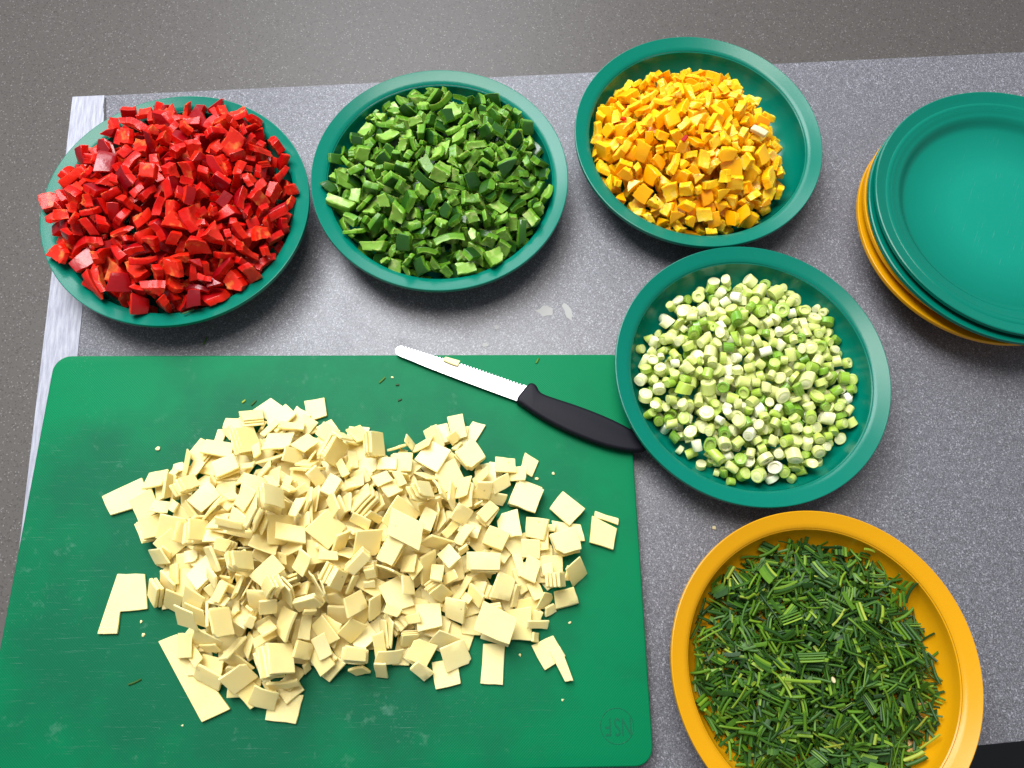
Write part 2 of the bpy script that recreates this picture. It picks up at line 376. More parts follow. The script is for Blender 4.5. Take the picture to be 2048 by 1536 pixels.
green_plate(*PL["grn"], TZ, "green plastic plate filled with diced green pepper", GP, 1.1)
green_plate(*PL["yel"], TZ, "green plastic plate holding diced yellow pepper", GP, 2.0)
green_plate(*PL["oni"], TZ, "green plastic plate of sliced spring onion over the knife handle end", GP, 2.9)
yellow_plate(*PL["chi"], TZ, "yellow plastic plate of chopped chives in the near right corner", GP, .7)
GS = "stacked empty plates"
yellow_plate(383, 375, TZ, "lowest yellow plate of the empty stack at the right edge", GS, .2)
yellow_plate(385.5, 380, TZ + 7.5, "upper yellow plate of the stack, showing as a thin crescent", GS, .9)
flat_plate(394.5, 379, TZ + 31.0, "green plate in the stack directly under the top plate", GS, 2.4)
flat_plate(398, 383, TZ + 36.5, "empty scratched green plate on top of the stack", GS, 1.2, (-.006, .006))

# ------------------------------------------------------------------ cutting board
BA = math.radians(6.05); BT = 11.0
board = empty("cutting_board", (-361.5 * MM, 189.3 * MM, 0), BA)
tag(board, "large green plastic cutting board with rounded corners under the cheese", "cutting board")
BW, BH = 454.0, 302.0
link("board_slab", outline_mesh("board_slab", [(x - BW / 2, y - BH / 2) for x, y in rounded_rect(BW, BH, 13)], .2, BT, 1.3, 3), M["board"], board, loc=(BW / 2 * MM, -BH / 2 * MM, 0))
def to_board(x, y):
    dx, dy = x + 361.5, y - 189.3; c, s = math.cos(BA), math.sin(BA); return (c * dx + s * dy, -s * dx + c * dy)
lx, ly = to_board(95.1, -40.0)
ring = lathe("emblem_ring", [(11.2, BT - .3), (11.2, BT + .04), (11.5, BT + .14), (11.8, BT + .04), (11.8, BT - .3)], 64)
link("emblem_ring", ring, M["board"], board, loc=(lx * MM, ly * MM, 0))
for ch, off, in (("N", 6.6), ("S", 0.2), ("F", -6.0)):          # the mark reads upside down from the viewer's side
    cu = bpy.data.curves.new("t", "FONT"); cu.body = ch; cu.size = .0165; cu.extrude = .00005; cu.bevel_depth = .00007; cu.align_x = "CENTER"; cu.align_y = "CENTER"
    to = bpy.data.objects.new("t", cu); COL.objects.link(to); dg = bpy.context.evaluated_depsgraph_get()
    me = bpy.data.meshes.new_from_object(to.evaluated_get(dg)); bpy.data.objects.remove(to); bpy.data.curves.remove(cu)
    lo = link("emblem_letter", me, M["board"], board, loc=((lx + off) * MM, ly * MM, (BT + .02) * MM), rotz=math.pi); lo.scale = (.62, 1, 1)

# ------------------------------------------------------------------ knife
knife = empty("knife", (-95.1 * MM, 221.0 * MM, 0), math.radians(-14.59))
tag(knife, "serrated table knife with steel blade and black handle lying on the board", "knife")
top = [(4.4, 4.6)]; x = 4.4
while x < 105:
    x += 1.3; yb = 4.6 + (7.4 - 4.6) * min(1, x / 60); top.append((x, yb - 1.5)); x += 1.3; yb = 4.6 + (7.4 - 4.6) * min(1, x / 60); top.append((x, yb))
tipc = [(2.2, 3.9), (.7, 2.2), (0, 0), (.5, -2.2), (2.0, -3.8), (5.0, -4.6)]
low = [(30, -5.9), (60, -6.8), (90, -7.3), (118, -7.6)]
pts = list(reversed(top)) + tipc + low + [(118, 6.0)]
link("blade", outline_mesh("blade", pts, 14.2, 15.3, .16, 1, 20), M["steel"], knife)
hp = [(104.0, -8.4), (110, -10.2), (122, -13.6), (136, -16.6), (155, -18.9), (178, -19.6), (195, -17.8), (206, -14.8), (211.5, -11.6), (212.6, -8.0), (209, -4.0), (200, -.2), (185, 2.6), (168, 4.0), (150, 4.4), (134, 4.0), (124, 3.9), (119.5, 5.0), (116.6, 8.4), (113.6, 9.9), (110.6, 9.3), (109.0, 7.0)]
def smooth_poly(P, it=2):
    for _ in range(it):
        Q = []
        for a, b in zip(P, P[1:] + P[:1]): Q += [(a[0] * .75 + b[0] * .25, a[1] * .75 + b[1] * .25), (a[0] * .25 + b[0] * .75, a[1] * .25 + b[1] * .75)]
        P = Q
    return P
hm = outline_mesh("handle", smooth_poly(hp, 1), 11.15, 20.6, 2.6, 4, 40)
link("handle", hm, M["handle"], knife)

# ------------------------------------------------------------------ food pieces: meshes
def slab(outline, t, bend=0.0, bend2=0.0, bevel=.5, cuts=2, lump=0.0, name="piece", pid=0.0, split=False, oblique=(0, 0), wedge=0.0):
    """a cut slab (mm): outline polygon of thickness t, edges rounded, bent about x and y; top = skin side"""
    bm = bmesh.new(); vs = [bm.verts.new((x, y, -t / 2)) for x, y in outline]; f = bm.faces.new(vs)
    ex = bmesh.ops.extrude_face_region(bm, geom=[f])
    for v in ex["geom"]:
        if isinstance(v, bmesh.types.BMVert): v.co.z = t / 2
    bmesh.ops.recalc_face_normals(bm, faces=bm.faces)
    if bevel: bmesh.ops.bevel(bm, geom=list(bm.edges), offset=bevel, segments=1, affect="EDGES", profile=.5, clamp_overlap=True)
    xs = [v.co.x for v in bm.verts]; ys = [v.co.y for v in bm.verts]
    for ax, lo, hi in ((0, min(xs), max(xs)), (1, min(ys), max(ys))):
        for k in range(cuts):
            c = lo + (hi - lo) * (k + 1) / (cuts + 1); no = (1, 0, 0) if ax == 0 else (0, 1, 0)
            bmesh.ops.bisect_plane(bm, geom=list(bm.verts) + list(bm.edges) + list(bm.faces), plane_co=[c * n_ for n_ in no], plane_no=no)
    bm.normal_update()
    for f in bm.faces: f.material_index = 0 if (f.normal.z > .8 and split) else (1 if split else 0)
    dep = []
    for v in bm.verts:
        z = v.co.z; dep.append((z + t / 2) / t)
        if lump and z < t / 2 - 1.0: v.co += Vector((random.uniform(-1, 1), random.uniform(-1, 1), random.uniform(-1, 1))) * lump * (1 if z < 0 else .4)
        v.co.z *= 1 + wedge * v.co.x / 12; v.co.x += oblique[0] * z * (1 if v.co.x > 0 else -.5); v.co.y += oblique[1] * z
        x, y = v.co.x, v.co.y
        v.co.z += -(bend * x * x + bend2 * y * y) / 2; v.co.x *= 1 + bend * z * .9; v.co.y *= 1 + bend2 * z * .9
    c = sum((v.co for v in bm.verts), Vector()) / len(bm.verts)
    for v in bm.verts: v.co = (v.co - c) * MM
    me = finish(bm, name, 38); set_attr(me, "depth", dep); set_attr(me, "pid", [pid] * len(dep)); return me
def poly(w, h, n=4, jit=.18, rot=None):
    P = []
    if n == 4: base = [(-w / 2, -h / 2), (w / 2, -h / 2), (w / 2, h / 2), (-w / 2, h / 2)]
    elif n == 3: base = [(-w / 2, -h / 2), (w / 2, -h / 2 * random.uniform(.4, 1)), (random.uniform(-.2, .4) * w, h / 2)]
    else: base = [(-w / 2, -h / 2), (w / 2 * .8, -h / 2), (w / 2, h * .1), (w * .15, h / 2), (-w / 2, h * .35)]
    return [(x + random.uniform(-jit, jit) * w, y + random.uniform(-jit, jit) * h) for x, y in base]
def onion_mesh(r, L, shear, hollow, pid):
    V = []; F = []; D = []; seg = 16; hl = L / 2; el = random.uniform(.82, 1.0)
    hole = r * (random.uniform(.35, .5) if hollow == 1 else .72) if hollow else 0
    prof = [(hole, -hl + (min(1.6, L * .4) if hollow else -.1), .0 if not hollow else .3), (hole + .05, -hl + .05, .2), (max(hole + .1, r * .55), -hl - .12, .5), (max(hole + .2, r * .62), -hl + .10, .6), (r * .80, -hl - .05, .8), (r * .97, -hl, .93), (r, -hl + .12, 1), (r * 1.01, 0, 1),
            (r, hl - .12, 1), (r * .97, hl, .93), (r * .80, hl + .05, .8), (max(hole + .2, r * .62), hl - .10, .6), (max(hole + .1, r * .55), hl + .12, .5), (hole + .05, hl - .05, .2), (hole, hl - (min(1.6, L * .4) if hollow else -.1), .0 if not hollow else .3)]
    ph = random.uniform(0, 6)
    for k in range(seg):
        a = 2 * math.pi * k / seg; w = 1 + .04 * math.sin(2 * a + ph) + .02 * math.sin(5 * a + ph)
        for q, z, d in prof:
            x, y = q * w * math.cos(a), q * w * el * math.sin(a); V.append((x * MM, y * MM, (z + shear * x * (1 if z > 0 else random.choice((.4, .4)))) * MM)); D.append(d)
    n = len(prof)
    for k in range(seg):
        k2 = (k + 1) % seg
        for i in range(n - 1): F.append((k * n + i, k2 * n + i, k2 * n + i + 1, k * n + i + 1))
    F.append([k * n for k in range(seg)][::-1]); F.append([k * n + n - 1 for k in range(seg)])
    me = bpy.data.meshes.new("spring_onion_slice"); me.from_pydata(V, [], F); me.validate()
    me.polygons.foreach_set("use_smooth", [True] * len(me.polygons)); me.set_sharp_from_angle(angle=math.radians(42))
    set_attr(me, "depth", D); set_attr(me, "pid", [pid] * len(V)); return me
def chive_mesh(w, L, bend, pid, flat=.55):
    V = []; F = []; seg = 6; st = 4; taper = random.uniform(.8, 1.05); sl = random.uniform(-.6, .6)
    for i in range(st + 1):
        t = i / st - .5; x = t * L; s = 1 + (taper - 1) * (t + .5)
        for k in range(seg):
            a = 2 * math.pi * (k + .5) / seg; yy = w / 2 * s * math.cos(a); zz = w / 2 * s * flat * math.sin(a)
            V.append(((x + (sl * yy if abs(t) == .5 else 0)) * MM, (yy + bend * (t * L) ** 2) * MM, zz * MM))
    for i in range(st):
        for k in range(seg): k2 = (k + 1) % seg; F.append((i * seg + k, i * seg + k2, (i + 1) * seg + k2, (i + 1) * seg + k))
    F.append(list(range(seg))[::-1]); F.append([st * seg + k for k in range(seg)])
    me = bpy.data.meshes.new("chive_piece"); me.from_pydata(V, [], F)
    bm = bmesh.new(); bm.from_mesh(me); bmesh.ops.recalc_face_normals(bm, faces=bm.faces); bm.to_mesh(me); bm.free()
    me.polygons.foreach_set("use_smooth", [True] * len(me.polygons)); me.set_sharp_from_angle(angle=math.radians(75))
    set_attr(me, "depth", [.5] * len(V)); set_attr(me, "pid", [pid] * len(V)); return me

class Kind:
    """a piece mesh with the planes of its convex hull, for stacking"""
    def __init__(s, me, mats, **info):
        for m in mats: me.materials.append(m)
        s.me = me; s.info = info
        co = np.empty(len(me.vertices) * 3); me.vertices.foreach_get("co", co); s.co = co.reshape(-1, 3)
        bm = bmesh.new()
        for v in s.co / MM: bm.verts.new(v)
        bmesh.ops.convex_hull(bm, input=bm.verts); bm.normal_update()
        P = {}
        for f in bm.faces:
            if f.calc_area() < 1e-7: continue
            n = f.normal; d = max(n.dot(v.co) for v in f.verts); key = (round(n.x, 1), round(n.y, 1), round(n.z, 1))
            if key not in P or d > P[key][3]: P[key] = (n.x, n.y, n.z, d)
        bm.free(); s.pl = np.array(list(P.values()))
        # keep the simplified hull conservative
        s.pl[:, 3] = (s.pl[:, :3] @ (s.co / MM).T).max(1); s.rad = float(np.linalg.norm(s.co / MM, axis=1).max())
        s.faces = [list(p.vertices) for p in me.polygons]; s.mi = [p.material_index for p in me.polygons]
        a = np.empty(len(me.vertices)); me.attributes["depth"].data.foreach_get("value", a); s.depth = a
        e = np.empty(len(me.edges), dtype=bool); 

class Heap:
    """height field that pieces are dropped on, one after another (all in mm)"""
    def __init__(s, x0, y0, x1, y1, base, res=.6):
        s.res = res; s.x0, s.y0 = x0, y0; s.nx = int((x1 - x0) / res); s.ny = int((y1 - y0) / res)
        X, Y = np.meshgrid(x0 + (np.arange(s.nx) + .5) * res, y0 + (np.arange(s.ny) + .5) * res); s.X, s.Y = X, Y
        s.H = base(X, Y).astype(float); s.ID = np.full(X.shape, -1); s.items = []
    def test(s, k, R, sc, cx, cy):
        rad = k.rad * sc; i0 = max(0, int((cx - rad - s.x0) / s.res)); i1 = min(s.nx, int((cx + rad - s.x0) / s.res) + 2)
        j0 = max(0, int((cy - rad - s.y0) / s.res)); j1 = min(s.ny, int((cy + rad - s.y0) / s.res) + 2)
        if i1 - i0 < 3 or j1 - j0 < 3: return None
        x = s.X[j0:j1, i0:i1] - cx; y = s.Y[j0:j1, i0:i1] - cy
        N = k.pl[:, :3] @ R.T; D = k.pl[:, 3] * sc
        lo = np.full(x.shape, -1e6); up = np.full(x.shape, 1e6); ins = np.ones(x.shape, bool)
        for (a, b, c), d in zip(N, D):
            q = d - a * x - b * y
            if c < -.03: np.maximum(lo, q / c, out=lo)
            elif c > .03: np.minimum(up, q / c, out=up)
            else: ins &= q > 0
        ins &= lo < up
        if ins.sum() < 4: return None
        h = s.H[j0:j1, i0:i1]; z = (h - lo)[ins].max(); gap = (z + lo - h)[ins].mean()
        return z, gap, ins, up, (j0, j1, i0, i1)
    def put(s, k, R, sc, cx, cy, r=None, lift=.02, **info):
        r = r or s.test(k, R, sc, cx, cy)
        if r is None: return None
        z, gap, ins, up, (j0, j1, i0, i1) = r; z += lift; h = s.H[j0:j1, i0:i1]; idm = s.ID[j0:j1, i0:i1]; new = up + z
        m = ins & (new > h); h[m] = new[m]; idm[m] = len(s.items)
        s.items.append(dict(k=k, R=R, s=sc, p=(cx, cy, z), info={**k.info, **info})); return z
    def normal(s, cx, cy, d=5.0):
        def hh(x, y):
            i = min(s.nx - 1, max(0, int((x - s.x0) / s.res))); j = min(s.ny - 1, max(0, int((y - s.y0) / s.res))); w = 3
            return s.H[max(0, j - w):j + w + 1, max(0, i - w):i + w + 1].mean()
        n = Vector(((hh(cx - d, cy) - hh(cx + d, cy)) / (2 * d), (hh(cx, cy - d) - hh(cx, cy + d)) / (2 * d), 1)); return n.normalized()
    def orient(s, n, tilt, flip=.5):
        q = Vector((0, 0, 1)).rotation_difference(n).to_matrix()
        ax = Vector((math.cos(a := random.uniform(0, 6.283)), math.sin(a), 0)); T = Matrix.Rotation(tilt, 3, ax)
        F = Matrix.Rotation(math.pi, 3, "X") if random.random() < flip else Matrix.Identity(3)
        return np.array(q @ T @ Matrix.Rotation(random.uniform(0, 6.283), 3, "Z") @ F)
    def fill(s, kinds, target, N, tilt, tries=9, flip=.5, scale=(.85, 1.15), wgap=.4, over=5.0, power=1.0, bundle=None):
        st = 5; miss = 0
        while len(s.items) < N and miss < 60:
            Dm = np.clip(target[::st, ::st] - s.H[::st, ::st], 0, None) ** power; tot = Dm.sum()
            if tot < 1e-6: break
            idx = rng.choice(Dm.size, p=(Dm / tot).ravel()); j, i = divmod(idx, Dm.shape[1])
            cx = s.x0 + (i * st + random.random() * st) * s.res; cy = s.y0 + (j * st + random.random() * st) * s.res
            k = random.choice(kinds); sc = random.uniform(*scale); n = s.normal(cx, cy); best = None
            for q in range(tries):
                R = s.orient(n, abs(random.gauss(0, tilt)), flip); px, py = cx + random.uniform(-3, 3), cy + random.uniform(-3, 3)
                r = s.test(k, R, sc, px, py)
                if r is None: continue
                e = r[0] + wgap * r[1]
                if best is None or e < best[0]: best = (e, R, px, py, r)
            if best is None: miss += 1; continue
            e, R, px, py, r = best
            ti = target[min(s.ny - 1, max(0, int((py - s.y0) / s.res))), min(s.nx - 1, max(0, int((px - s.x0) / s.res)))]
            if r[0] > ti + over: miss += 1; continue
            miss = 0; s.put(k, R, sc, px, py, r)
            if bundle and random.random() < bundle[0]:         # more of the same beside it, still lying as they were cut
                u = R[:, bundle[2]]; w = bundle[3] * sc
                for b in range(random.randint(1, bundle[1])):
                    px += u[0] * w + random.gauss(0, .4); py += u[1] * w + random.gauss(0, .4); s.put(k, R, sc, px, py)

CLOCK = ["twelve", "one", "two", "three", "four", "five", "six", "seven", "eight", "nine", "ten", "eleven"]
def where(x, y, c, r):
    """clock position as the photograph shows the heap (twelve is away from the viewer), and how far out"""
    d = math.hypot(x - c[0], y - c[1]) / r; k = int(round(math.degrees(math.atan2(x - c[0], y - c[1])) / 30)) % 12
    return f"at {CLOCK[k]} o'clock on the " + ("crown" if d < .32 else "upper slope" if d < .58 else "lower slope" if d < .82 else "outer edge") + " of the heap"
def emit(h, name, cat, group, mats, describe, c, r, core_name, core_label, maxn=300, minvis=10.0):
    """the pieces that show most become objects of their own, the hidden rest one object of stuff"""
    vis = np.bincount(h.ID[h.ID >= 0].ravel(), minlength=len(h.items)) * h.res ** 2
    order = np.argsort(-vis); single = [i for i in order if h.items[i]["info"].get("label")]
    single += [i for i in order if not h.items[i]["info"].get("label") and vis[i] >= minvis][:maxn - len(single)]; ss = set(single)
    for i in single:
        it = h.items[i]; o = bpy.data.objects.new(it["info"].get("name", name), it["k"].me); COL.objects.link(o)
        m4 = Matrix([list(row * it["s"]) + [0] for row in it["R"]] + [[0, 0, 0, 1]]); m4.translation = Vector(it["p"]) * MM; o.matrix_world = m4
        lab = it["info"].get("label") or f"{describe(it)}, {where(it['p'][0], it['p'][1], c, r)}"
        tag(o, lab, it["info"].get("cat", cat), group)
    V = []; F = []; MI = []; D = []; P = []; nv = 0
    for i, it in enumerate(h.items):
        if i in ss: continue
        k = it["k"]; co = (k.co * it["s"]) @ it["R"].T + np.array(it["p"]) * MM; V.append(co)
        F += [[v + nv for v in f] for f in k.faces]; MI += k.mi; D.append(k.depth); P.append(np.full(len(co), random.random())); nv += len(co)
    if V:
        me = bpy.data.meshes.new(core_name); me.from_pydata(np.concatenate(V).tolist(), [], F); me.polygons.foreach_set("material_index", MI)
        me.polygons.foreach_set("use_smooth", [True] * len(F)); me.set_sharp_from_angle(angle=math.radians(38))
        set_attr(me, "depth", np.concatenate(D)); set_attr(me, "pid", np.concatenate(P))
        for m in mats: me.materials.append(m)
        o = bpy.data.objects.new(core_name, me); COL.objects.link(o); tag(o, core_label, cat, group, "stuff")
    print("HEAP", name, "pieces", len(h.items), "single", len(single), "seen", int((vis > minvis).sum()))

def plate_base(c):
    def f(X, Y):
        r = np.hypot(X - c[0], Y - c[1]); tab = np.array([deep_inner(q * .25) for q in range(0, 440)])
        z = np.interp(r, np.arange(0, 440) * .25, tab) + TZ; z[r > RP] = 0; return z
    return f
def plate_heap(key): c = PL[key]; return Heap(c[0] - 118, c[1] - 118, c[0] + 118, c[1] + 118, plate_base(c))
def dome(h, c, r, edge, top, pw=2.0, wob=2.0):
    d = np.hypot(h.X - c[0], h.Y - c[1]) / r; a = np.arctan2(h.Y - c[1], h.X - c[0])
    d = d * (1 + .03 * np.sin(3 * a + 1) + .025 * np.sin(5 * a)); t = edge + (top - edge) * (1 - d ** pw) + wob * np.sin(h.X / 11) * np.cos(h.Y / 13)
    t[d > 1] = -5; return t

def wavy(P, amp):
    Q = []
    for a, b in zip(P, P[1:] + P[:1]):
        L = math.hypot(b[0] - a[0], b[1] - a[1]); nx, ny = (b[1] - a[1]) / L, -(b[0] - a[0]) / L; d = random.uniform(-amp, amp * 1.6) * L
        Q += [a, ((a[0] + b[0]) / 2 + nx * d, (a[1] + b[1]) / 2 + ny * d)]
    return Q
def pepper_kinds(n, sz, th, bend, mats, lumps=.5, strip=.15, tri=.2):
    K = []
    for q in range(n):
        w = random.uniform(*sz); hh = w * random.uniform(.62, 1.0)
        if random.random() < strip: w *= 1.45; hh *= .55
        t = random.uniform(*th); b = random.uniform(*bend)
        ns = 3 if random.random() < tri else (5 if random.random() < .3 else 4)
        K.append(Kind(slab(wavy(poly(w, hh, ns, .15), .05), t, b, b * random.uniform(0, .9), .4, 3, lumps, "pepper_piece", random.random(), True, (random.uniform(-.4, .4), random.uniform(-.4, .4)), random.uniform(-.45, .45)), mats, size="large" if w * hh > (sz[0] + sz[1]) ** 2 / 4 * .85 else "small", shape="strip" if w > 1.9 * hh else {3: "triangle", 4: "square", 5: "wedge"}[ns], w=w))
    return K
def pep_desc(colour):
    def f(it):
        up = it["R"][2][2]; s = it["info"].get("size", "small")
        side = "skin up" if up > .55 else ("inside up" if up < -.55 else "edge up")
        return f"{s} {colour} pepper {it['info'].get('shape', 'piece')}, {side}"
    return f

# ------------------------------------------------------------------ red pepper
mats = [M["red_skin"], M["red_flesh"]]
h = plate_heap("red"); K = pepper_kinds(44, (11.0, 17.0), (4.8, 7.0), (.006, .045), mats, .5, .08, .18)
T = dome(h, (PL["red"][0] - 2, PL["red"][1] - 1), 102, 26, 65, 2.1)
h.fill(K, T, 1200, .55, 12, .45, (.78, 1.12), .5, 8)
sq = Kind(slab(poly(12, 10.5, 4, .04), 6.5, 0, 0, .4, 3, .3, "red_pepper_piece", .55, False), [M["red_flesh"]])
h.put(sq, h.orient(Vector((-.08, -.32, 1)).normalized(), .0, 1.0), 1.0, -290.5, 321, name="red_pepper_piece", label="squarish orange-streaked red pepper piece lying inner side up at the heap's centre")
emit(h, "red_pepper_piece", "pepper piece", "diced red pepper heap", mats, pep_desc("red"), PL["red"], 100, "red_pepper_mass", "partly hidden diced red pepper inside the heap on the leftmost plate", 300)

# ------------------------------------------------------------------ green pepper
mats = [M["grn_skin"], M["grn_flesh"]]
h = plate_heap("grn"); K = pepper_kinds(44, (10.0, 15.5), (3.4, 5.4), (.010, .055), mats, .45, .10, .16)
T = dome(h, (-75.5, 370.5), 94, 24, 46, 2.4)
h.fill(K, T, 900, .5, 9, .5, (.8, 1.12), .3, 6)
emit(h, "green_pepper_piece", "pepper piece", "diced green pepper heap", mats, pep_desc("green"), PL["grn"], 94, "green_pepper_mass", "partly hidden diced green pepper inside the heap on the second plate", 300)

# ------------------------------------------------------------------ yellow pepper
mats = [M["yel_skin"], M["yel_flesh"]]
h = plate_heap("yel"); K = pepper_kinds(44, (10.5, 16.0), (4.0, 6.0), (.010, .045), mats, .5, .10, .20)
T = dome(h, (132.5, 428.5), 87, 17, 60, 2.0)
h.fill(K, T, 1200, .5, 11, .5, (.8, 1.12), .3, 6)
redbit = Kind(slab(poly(5.5, 3.6, 4, .15), 2.4, 0, 0, .3, 1, .2, "red_pepper_scrap", .3, False), [M["red_flesh"]])
for x, y, lab in ((73.4, 441.1, "tiny red pepper scrap at the far left of the yellow heap"), (120.9, 407.7, "tiny red pepper scrap in the middle of the yellow heap")):
    h.put(redbit, h.orient(h.normal(x, y), .1), 1, x, y, name="red_pepper_scrap", label=lab)
pith = Kind(slab(poly(14, 6, 4, .10), 4.0, .03, 0, .6, 3, .4, "yellow_pepper_piece", .6, False), [M["seed"]])
h.put(pith, np.array(Matrix.Rotation(-.45, 3, "Z")), 1, 187, 434, name="yellow_pepper_piece", label="pale creamy pith strip on the right slope of the yellow pepper heap")
emit(h, "yellow_pepper_piece", "pepper piece", "diced yellow pepper heap", mats, pep_desc("yellow"), (132.5, 427.5), 86, "yellow_pepper_mass", "partly hidden diced yellow pepper inside the heap on the third plate", 300)

# ------------------------------------------------------------------ spring onion
h = plate_heap("oni"); K = []
for q in range(56):
    u = random.random(); hol = 2 if u < .04 else 1 if u < .14 else 0
    K.append(Kind(onion_mesh(random.uniform(3.4, 5.5) * (1.1 if hol else 1), random.uniform(2.0, 4.0) if hol == 2 else random.uniform(4.0, 8.8), random.choice((0, .1, -.15, .25, .4)), hol, random.random()), [M["onion"]], hollow=hol))
T = dome(h, (187.0, 226.0), 88, 10, 30, 2.6, 1.5)
h.fill(K, T, 1400, 1.0, 9, .5, (.82, 1.15), .4, 7)
def oni_desc(it):
    up = abs(it["R"][2][2]); return ("hollow" if it["info"].get("hollow") else "solid") + " spring onion slice, " + ("end up" if up > .75 else "sideways" if up < .4 else "tilted")
emit(h, "spring_onion_slice", "spring onion", "sliced spring onion heap", [M["onion"]], oni_desc, (187, 227), 87, "spring_onion_mass", "partly hidden sliced spring onion filling the gaps of the heap", 300, 8)

# ------------------------------------------------------------------ chives
h = plate_heap("chi"); K = []
for q in range(84):
    L = random.choice((random.uniform(5, 9), random.uniform(8, 13), random.uniform(11, 18)))
    wd = random.choice((random.uniform(1.1, 1.8), random.uniform(1.6, 2.4), random.uniform(2.0, 3.0))); leaf = q % 14 == 0
    K.append(Kind(chive_mesh(random.uniform(3.2, 4.6) if leaf else wd, L * (.8 if leaf else 1), random.uniform(-.02, .02), random.random(), .16 if leaf else random.uniform(.3, .8)), [M["chive"]], size="long" if L > 16 else "medium" if L > 10 else "short", wid="flat leafy" if leaf else "thin" if wd < 1.9 else "thick" if wd > 2.7 else "plain"))
T = dome(h, (233.5, 10.5), 94, 11, 34, 2.5, 2.0)
h.fill(K, T, 3900, .36, 5, .5, (.85, 1.15), .4, 4, 1.0, (.16, 3, 1, 2.2))
thin = Kind(chive_mesh(1.0, 46, .004, .97, .8), [M["chive"]])
h.put(thin, np.array(Matrix.Rotation(-.20, 3, "Z")), 1, 281, 33, name="chive_strand", label="thin pale stem lying across the right of the chive heap")
ylw = Kind(chive_mesh(2.6, 25, .002, .985, .6), [M["chive"]])
h.put(ylw, np.array(Matrix.Rotation(.03, 3, "Z")), 1, 216.5, 0.8, label="yellowish chive strip lying level in the middle of the chive heap")
seed = Kind(slab([(2.2 * math.cos(a) * (1.2 if a < .1 else 1), 1.6 * math.sin(a)) for a in np.linspace(0, 2 * math.pi, 9)[:-1]], 1.6, 0, 0, .45, 1, 0, "seed", 0), [M["seed"]])
h.put(seed, np.array(Matrix.Rotation(1.9, 3, "Z")), 1, 240.5, 3.5, name="seed", cat="seed", label="single pale seed on top of the chopped chives")
emit(h, "chive_piece", "chive", "chopped chive heap", [M["chive"]], lambda it: f"{it['info'].get('size', 'short')} {it['info'].get('wid', 'plain')} chive strip", (233.5, 10.5), 91, "chive_mass", "mass of finely chopped dark green chives in the yellow plate", 300, 6)

# ------------------------------------------------------------------ cheese on the board
CH = [(-294, 84), (-267, 100), (-256, 116), (-226, 139), (-211, 157), (-184, 169), (-159, 172), (-142, 172), (-138, 160), (-103, 163), (-89, 147), (-57, 164), (-39, 166), (-18, 166), (-10, 146), (15, 145), (18, 130), (15, 108), (12, 93), (38, 99), (66, 96), (88, 102), (71, 78), (71, 53), (61, 36), (47, 21), (56, 3), (31, -1), (15, 6), (-5, 4), (-19, -23), (-37, -27), (-50, -31), (-65, -26), (-92, -32), (-114, -32), (-126, -55), (-146, -54), (-171, -52), (-194, -42), (-220, -19), (-217, -2), (-242, 13), (-250, 33), (-265, 50), (-275, 67)]
def board_base(X, Y):
    c, s = math.cos(BA), math.sin(BA); dx, dy = X + 361.5, Y - 189.3; u = c * dx + s * dy; v = -s * dx + c * dy
    return np.where((u > 1) & (u < BW - 1) & (v < -1) & (v > -BH + 1), BT, 0.0)
h = Heap(-330, -90, 130, 215, board_base, .7)
def poly_dist(X, Y, P):
    P = np.array(P, float); best = np.full(X.shape, 1e9); ins = np.zeros(X.shape, bool)
    for (ax, ay), (bx, by) in zip(P, np.roll(P, -1, 0)):
        t = np.clip(((X - ax) * (bx - ax) + (Y - ay) * (by - ay)) / ((bx - ax) ** 2 + (by - ay) ** 2), 0, 1)
        best = np.minimum(best, np.hypot(X - ax - t * (bx - ax), Y - ay - t * (by - ay)))
        ins ^= ((ay > Y) != (by > Y)) & (X < (bx - ax) * (Y - ay) / (by - ay + 1e-12) + ax)
    return np.where(ins, best, -best)
dist = poly_dist(h.X[::3, ::3], h.Y[::3, ::3], CH); dist = np.repeat(np.repeat(dist, 3, 0), 3, 1)[:h.ny, :h.nx]
def bumpf(x, y, r): return np.exp(-((h.X - x) ** 2 + (h.Y - y) ** 2) / (2 * r * r))
T = BT + np.clip(dist - 6, -8, 60) * .24 + 24 * bumpf(-160, 55, 42) + 10 * bumpf(-95, 72, 42) + 4 * bumpf(10, 60, 35) + 5 * bumpf(-50, 110, 30) + 6 * bumpf(-150, 0, 30)
T = np.where(dist > 7, T + 2.0, -5)
def cheese_slice(P, t, bend=0, bend2=0, pid=None, bevel=.35, cuts=2):
    Q = []
    for a, b in zip(P, P[1:] + P[:1]):                       # slightly ragged cut edges
        n = 2 if random.random() < .5 else 3
        for k in range(n):
            q = k / n; j = .12 if k == 0 else .38
            Q.append((a[0] * (1 - q) + b[0] * q + random.uniform(-j, j), a[1] * (1 - q) + b[1] * q + random.uniform(-j, j)))
    return slab(Q, t, bend, bend2, bevel, cuts, .06, "cheese_slice", random.random() if pid is None else pid)
def fixed(P, t, label, name="cheese_slice", bend=0.0, tilt=None):
    P = np.array(P, float); c = P.mean(0); k = Kind(cheese_slice([tuple(q) for q in (P - c)], t, bend), [M["cheese"]])
    off = 0  # slab recentres its vertices; the outline mean is close to that centre
    R = np.eye(3) if tilt is None else np.array(Vector((0, 0, 1)).rotation_difference(Vector((tilt[0], tilt[1], 1)).normalized()).to_matrix())
    h.put(k, R, 1.0, c[0], c[1], label=label, name=name)
